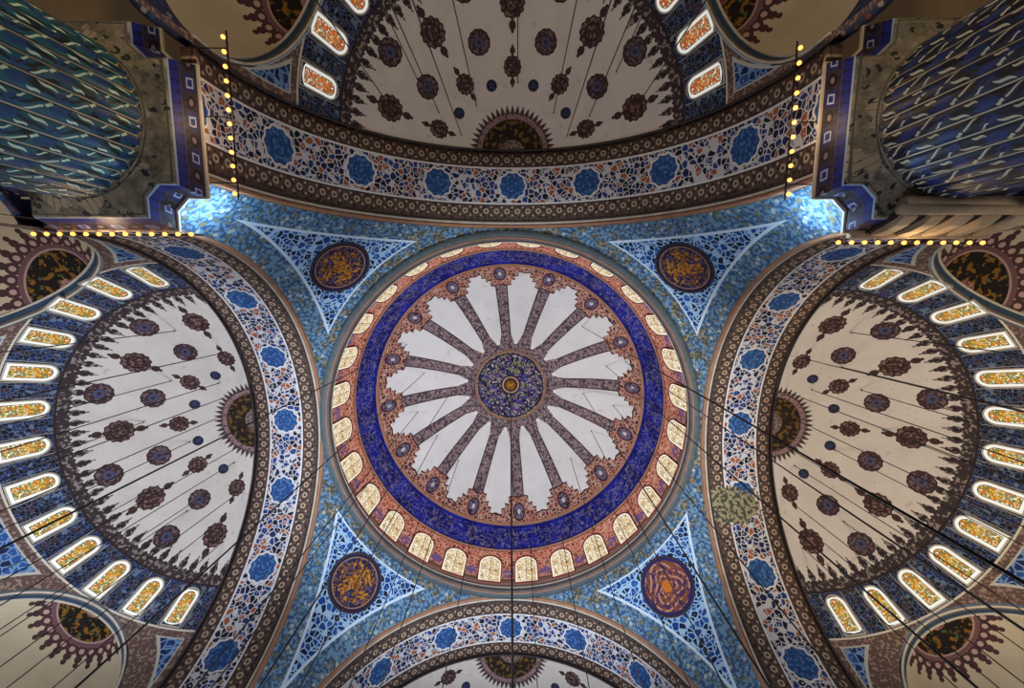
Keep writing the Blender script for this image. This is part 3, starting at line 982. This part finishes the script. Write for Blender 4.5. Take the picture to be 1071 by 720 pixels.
def capital_mesh():
    ths = sorted(set([2 * pi * i / 144 for i in range(144)] + [atan2(y, x) % (2 * pi) for x, y in POLY0]))
    vs, fs = [], []
    NV = 8
    for th in ths:
        r0, r1 = 2.44, poly_r(POLY0, th)
        for j in range(NV + 1):
            t = j / NV; s = t * t * (3 - 2 * t)
            vs.append(((r0 + (r1 - r0) * s) * cos(th), (r0 + (r1 - r0) * s) * sin(th), TOPZ + 0.08 + (14.66 + ZO - TOPZ - 0.08) * t))
    n = len(ths)
    for i in range(n):
        for j in range(NV):
            a = i * (NV + 1) + j; b = ((i + 1) % n) * (NV + 1) + j
            fs.append((a, b, b + 1, a + 1))
    return mesh_of('pier_capital', vs, fs)
CPM = capital_mesh()
ZB0, ZB1, ZB2 = 14.66 + ZO, 15.06 + ZO, 15.60 + ZO
mid = [(a[0] + (b[0] - a[0]) * 0.42, a[1] + (b[1] - a[1]) * 0.42) for a, b in zip(POLY0, POLY1)]
BBM = loft_polys(POLY0, ZB0, mid, ZB1, 'blue_border'); BBM.materials.append(M_BB)
FSM = loft_polys(mid, ZB1, POLY1, ZB2, 'fascia'); FSM.materials.append(M_FAS)
def slab_mesh(poly, z0, z1, nm):
    n = len(poly)
    vs = [(x, y, z0) for x, y in poly] + [(x, y, z1) for x, y in poly]
    fs = [tuple(range(n))[::-1], tuple(range(n, 2 * n))] + [(i, (i + 1) % n, n + (i + 1) % n, n + i) for i in range(n)]
    return mesh_of(nm, vs, fs)
TOPM = slab_mesh(cross_poly(3.36, 2.22, 2.66), ZB2, ZB2 + 0.10, 'impost'); TOPM.materials.append(M_PALE)
CPM.materials.append(M_CAP)
for sx, mat, lab in ((-1, M_SHT, 'massive fluted pier painted teal and blue, in the top left corner'), (1, M_SHB, 'massive fluted pier shaded to dark blue, in the top right corner')):
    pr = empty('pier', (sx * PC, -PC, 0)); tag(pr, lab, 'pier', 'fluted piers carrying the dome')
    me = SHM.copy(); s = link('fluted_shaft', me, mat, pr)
    c = link('capital', CPM.copy() if False else CPM, None, pr)
    for nm, me in (('blue_border', BBM), ('tiled_fascia', FSM), ('impost', TOPM)):
        q = bpy.data.objects.new(nm, me); COL.objects.link(q); q.parent = pr

# stone ledge with corbels on the dark blue pier
lg = bpy.data.objects.new('stone_ledge', None); COL.objects.link(lg); lg.parent = pr; lg.location = (0.6, 3.50, 14.0 + ZO)
lg['label'] = 'weathered stone ledge on corbels'
LX = 2.1
bm = tube([(-LX - 0.1, -0.70, 0.10), (LX + 0.1, -0.70, 0.10)], 0.19, 16); box(bm, -LX, LX, -1.05, -0.72, -0.06, 0.28)
link('lower_beam', bm_mesh('lower_beam', bm), M_STONE, lg)
bm = bmesh.new(); box(bm, -LX - 0.5, LX + 0.1, -0.40, 0.04, 1.50, 1.72); link('upper_slab', bm_mesh('upper_slab', bm), M_STONE, lg, smooth=False)
bm = bmesh.new()
q0 = [(-0.66, 0.24), (-0.44, 0.62), (-0.12, 1.5), (-0.20, 1.5), (-0.52, 0.62), (-0.74, 0.24)]
A = [bm.verts.new((-LX, y, z)) for y, z in q0]; B = [bm.verts.new((LX, y, z)) for y, z in q0]
bm.faces.new(A); bm.faces.new(B[::-1])
for k in range(6): bm.faces.new((A[k], B[k], B[(k + 1) % 6], A[(k + 1) % 6]))
bmesh.ops.recalc_face_normals(bm, faces=bm.faces)
link('recess_shade_panel', bm_mesh('recess_shade_panel', bm), M_IRON_SHADE, lg, smooth=False)  # dark sheet standing in for shade in the gaps between corbels
for i in range(5):
    x = -LX + 0.40 + i * (2 * LX - 0.70) / 4
    bm = bmesh.new()
    prof = [(-0.66, 0.22), (-0.48, 0.24), (-0.24, 0.55), (-0.10, 1.0), (-0.02, 1.5), (-0.14, 1.5), (-0.44, 0.62)]
    n_ = len(prof)
    A = [bm.verts.new((x - 0.21, y, z)) for y, z in prof]; B = [bm.verts.new((x + 0.21, y, z)) for y, z in prof]
    bm.faces.new(A); bm.faces.new(B[::-1])
    for k in range(n_): bm.faces.new((A[k], B[k], B[(k + 1) % n_], A[(k + 1) % n_]))
    bmesh.ops.recalc_face_normals(bm, faces=bm.faces)
    link('corbel', bm_mesh('corbel', bm), M_STONE, lg, smooth=False)

# ------------------------------------------------------------------ rows of bulbs round the pier heads
def bulb_mesh():
    return bm_mesh('bulb', lathe([(0, -0.115), (0.035, -0.108), (0.062, -0.085), (0.07, -0.05), (0.058, -0.01), (0.034, 0.02), (0, 0.022)], 12))
def bulb_cap():
    return bm_mesh('bulb_cap', lathe([(0, 0.10), (0.02, 0.10), (0.036, 0.07), (0.036, 0.02), (0.03, 0.015), (0, 0.014)], 10))
BME, BCP = bulb_mesh(), bulb_cap(); BME.materials.append(M_BULB); BCP.materials.append(M_BRASS)
for q in (BME, BCP): q.polygons.foreach_set('use_smooth', [True] * len(q.polygons))
bp = empty('light_bulb'); 
for nm, me in (('glass', BME), ('cap', BCP)):
    q = bpy.data.objects.new(nm, me); COL.objects.link(q); q.parent = bp
first = [True]
ZL = 15.62 + ZO
ROWS = [('teal pier', 'side facing the top arch', [(-9.62, y) for y in np.linspace(-17.0, -11.9, 12)], -9.62, 'y', -1),
        ('teal pier', 'side above the left niche', [(x, -10.50) for x in np.linspace(-17.0, -11.3, 13)], -10.50, 'x', -1),
        ('dark blue pier', 'side facing the top arch', [(9.72, y) for y in np.linspace(-16.6, -11.9, 11)], 9.72, 'y', 1),
        ('dark blue pier', 'side with the stone ledge', [(x, -10.26) for x in np.linspace(11.6, 16.6, 12)], -10.26, 'x', 1)]
for pier, sd_, pts, c0, axis, sx in ROWS:
    rail = empty('lamp_rail', (0, 0, 0)); tag(rail, 'dark iron rail with bulbs on the %s, %s' % (pier, sd_), 'rail', 'bulb rails round the piers')
    if axis == 'y':
        P = [(c0, pts[0][1] - 0.3, ZL + 0.14), (c0, pts[-1][1] + 0.15, ZL + 0.14)]
    else:
        P = [(pts[0][0] - 0.15 if sx > 0 else pts[0][0] - 0.3, c0, ZL + 0.14), (pts[-1][0] + 0.3, c0, ZL + 0.14)]
    link('bar', bm_mesh('bar', tube(P, 0.03, 8)), M_IRON_SHADE, rail)
    for t in (0.1, 0.5, 0.9):
        a = Vector(P[0]).lerp(Vector(P[1]), t)
        b = Vector((sx * 10.58, a.y, a.z - 0.02)) if axis == 'y' else Vector((a.x, -10.58, a.z - 0.02))
        link('bracket', bm_mesh('bracket', tube([a, b], 0.022, 6)), M_IRON_SHADE, rail)
    order = list(pts)
    for i, (x, y) in enumerate(order):
        o = bp if first[0] else copy_tree(bp); first[0] = False
        o.location = (x, y, ZL)
        if axis == 'y': lab = 'glowing bulb on the %s beside the top arch, %s from the top' % (pier, ordinal(i))
        else: lab = 'glowing bulb on the lower side of the %s, %s from the left' % (pier, ordinal(i))
        tag(o, lab, 'light bulb', 'bulbs along the pier rails')

# plain plastered roofs of the corner bays behind the piers
for nm, sx in (('ceiling', -1), ('ceiling', 1)):
    bm = bmesh.new(); x0, x1 = sorted((sx * 11.75, sx * 34)); box(bm, x0, x1, -34, -11.75, 20.75 + ZO, 21.05 + ZO)
    q = link(nm, bm_mesh('corner_roof', bm), M_TANP, smooth=False)
    tag(q, 'plain tan plastered corner bay roof behind the %s pier' % ('teal' if sx < 0 else 'dark blue'), 'ceiling', kind='structure')

# ------------------------------------------------------------------ hanging cables
def ceiling_z(x, y):
    """height of the painted vault above a point (from the eye)"""
    r = hypot(x - DX, y - DY)
    if r < RD * 0.995: return ZD + HD * sqrt(1 - (r / RD) ** 2) - 0.03
    m = max(abs(x), abs(y))
    for s, q in ((x, y), (y, x)):
        if abs(s) > XA and abs(s) <= XB and abs(q) < R1: return Z0 + sqrt(R1 ** 2 - q * q) - 0.03
        if abs(s) > XB and (abs(s) - XB) ** 2 + q * q < R1 ** 2 * .98: return Z0 + sqrt(R1 ** 2 - q * q - (abs(s) - XB) ** 2) - 0.03
    return Z0 + sqrt(max(0.1, PS ** 2 - x * x - y * y)) - 0.05
def cable(x, y, lab, r=0.024, x2=None, y2=None, zend=3.2, group='thin hanging cables'):
    z = ceiling_z(x, y) + ZO - (0.5 if group == 'chandelier cable' else 0.10)
    o = empty('hanging_cable', (x, y, z))
    x2 = x if x2 is None else x2; y2 = y if y2 is None else y2
    link('wire', bm_mesh('wire', tube([(0, 0, -0.10), (x2 - x, y2 - y, zend - z)], r, 6)), M_CABLE, o)
    link('hook', bm_mesh('hook', lathe([(0, 0.0), (0.045, -0.01), (0.045, -0.05), (0.03, -0.09), (0, -0.10)], 10)), M_IRON_SHADE, o)
    tag(o, lab, 'cable', group)
    return o
CABLES = []
# thick one from the boss
cable(DX, DY, 'thick dark cable hanging from the gold boss of the central dome', 0.035, DX + 0.62, DY, group='chandelier cable')
GROUPS = {
 'left half dome': [(-17.9, -4.6), (-19.6, -6.1), (-18.6, -2.6), (-21.0, -2.9), (-18.2, -0.6), (-20.6, 1.2), (-18.1, 2.7), (-19.4, 4.4), (-18.2, 5.9), (-21.9, 3.6), (-17.7, 6.9), (-17.4, -2.0), (-17.3, 1.4), (-22.6, -0.4), (-19.7, -4.2), (-20.2, 5.2), (-17.3, 4.3)],
 'right half dome': [(18.0, -4.4), (19.4, -6.2), (18.8, -2.4), (21.2, -2.6), (18.1, -0.4), (20.4, 1.4), (18.2, 2.6), (19.6, 4.2), (18.0, 5.8), (21.8, 3.8), (17.7, 6.9), (17.4, -2.2), (17.3, 1.2), (22.5, -0.2), (19.9, -4.0), (20.3, 5.4), (17.3, 4.4)],
 'top half dome': [(-6.4, -18.1), (-4.2, -18.6), (-2.1, -19.2), (2.4, -18.8), (4.4, -18.4), (6.6, -18.2), (0.3, -20.4), (-5.2, -20.0), (5.6, -20.2), (-3.0, -17.6), (3.2, -17.5)],
 'central dome': [(-7.4, -1.6), (-7.9, 1.6), (-6.4, 3.8), (-4.6, 5.9), (-9.0, 3.6), (7.6, -2.4), (8.2, 0.8), (6.6, 3.2), (4.9, 5.6), (8.6, 4.2), (1.4, 10.4), (-2.6, 7.4), (5.6, -5.6), (-5.6, 0.6), (-6.2, 7.0), (6.0, 0.2), (7.0, 6.4), (3.4, 7.8), (-8.4, -4.2), (8.8, -3.0)]}
for g, pts in GROUPS.items():
    if g == 'central dome': pts = sorted(pts, key=lambda p: atan2(p[1], p[0]))
    elif g == 'top half dome': pts = sorted(pts)
    else: pts = sorted(pts, key=lambda p: p[1])
    for i, (x, y) in enumerate(pts):
        w = {'central dome': '%s clockwise from its upper left', 'top half dome': '%s from the left'}.get(g, '%s from the top')
        cable(x, y, ('thin dark cable hanging from the pale %s, ' % g) + w % ordinal(i))

# ------------------------------------------------------------------ light
W = bpy.data.worlds.new('daylight'); SC.world = W; W.use_nodes = True
bg = W.node_tree.nodes['Background']; bg.inputs[0].default_value = (0.80, 0.88, 1.0, 1); bg.inputs[1].default_value = 0.12
def lamp(name, loc, energy, col, size=0.5):
    l = bpy.data.lights.new(name, 'POINT'); l.energy = energy; l.color = col; l.shadow_soft_size = size
    o = bpy.data.objects.new(name, l); COL.objects.link(o); o.location = (loc[0], loc[1], loc[2] + ZO); return o
def fill_spot(name, loc, aim, energy, col, cone, blend=0.6, size=0.6):
    l = bpy.data.lights.new(name, 'SPOT'); l.energy = energy; l.color = col; l.spot_size = radians(cone); l.spot_blend = blend; l.shadow_soft_size = size
    o = bpy.data.objects.new(name, l); COL.objects.link(o)
    o.location = (loc[0], loc[1], loc[2] + ZO)
    d = Vector(aim) - Vector(loc); o.rotation_euler = d.to_track_quat('-Z', 'Y').to_euler(); return o
lamp('chandelier_light', (0, 6, 7), 4200, (0.95, 0.97, 1.0), 2.0)
fill_spot('dome_fill_light', (0, 2.5, 4), (0, 2.6, 36), 20500, (0.96, 0.98, 1.0), 80, 0.5, 1.0)  # unseen spots added to set the brightness of each vault separately
fill_spot('left_bay_fill_light', (-17.5, 1.5, 5), (-21, 0.5, 27), 10500, (0.95, 0.96, 1.0), 76, 0.6, 1.0)
fill_spot('right_bay_fill_light', (17.5, 1.5, 5), (21, 0.5, 27), 9000, (1.0, 0.75, 0.46), 76, 0.6, 1.0)
fill_spot('top_bay_fill_light', (0, -17.5, 5), (0, -21, 27), 1000, (1.0, 0.62, 0.26), 74, 0.6, 1.0)
fill_spot('bottom_bay_fill_light', (0, 17.5, 5), (0, 21, 27), 3000, (0.97, 0.98, 1.0), 70, 0.6, 1.0)
for x_, y_ in ((-9.4, -14.4), (-14.2, -10.0), (9.5, -14.3), (14.0, -9.9)):
    lamp('bulb_row_light', (x_, y_, 15.3), 80, (1.0, 0.66, 0.34), 0.3)
for x_, y_, e_, c_ in ((-9.6, -20.6, 420, (1.0, 0.70, 0.38)), (9.6, -20.6, 420, (1.0, 0.70, 0.38)), (-21.4, -8.4, 520, (1.0, 0.84, 0.64)), (21.4, -8.4, 520, (1.0, 0.80, 0.56)),
                       (-21.8, 8.4, 560, (1.0, 0.98, 0.90)), (21.8, 8.4, 560, (1.0, 0.88, 0.68))):
    lamp('niche_fill_light', (x_, y_, 10.5), e_ * 1.6, c_, 0.6)  # unseen lamps added to brighten the niche half domes
for sx in (-1, 1):
    lamp('pier_floodlight', (sx * 10.9, -11.0, 16.7), 210, (0.62, 0.86, 1.0), 0.15)

# ------------------------------------------------------------------ camera
cam = bpy.data.cameras.new('camera'); co = bpy.data.objects.new('camera', cam); COL.objects.link(co)
cam.sensor_width = 36; cam.lens = 450 / 1071 * 36; cam.clip_end = 300
th, ph, ro = 0.127, 0.012, -0.005
s, c = sin(th), cos(th)
ax = Vector((0, s, c)); e = Vector((0, c, -s)); X = Vector((1, 0, 0))
ax2 = ax * cos(ph) - X * sin(ph); X2 = X * cos(ph) + ax * sin(ph)
X3 = X2 * cos(ro) + e * sin(ro); e3 = e * cos(ro) - X2 * sin(ro)
Mc = Matrix((X3, -e3, -ax2)).transposed().to_4x4(); Mc.translation = (0.344, -8.597, ZO)
co.matrix_world = Mc
SC.camera = co
vs_ = SC.view_settings
vs_.view_transform = 'Standard'; vs_.look = 'None'; vs_.gamma = 1; vs_.use_curve_mapping = False; vs_.exposure = 0.0
SC.cycles.use_denoising = True
SC.cycles.max_bounces = 5
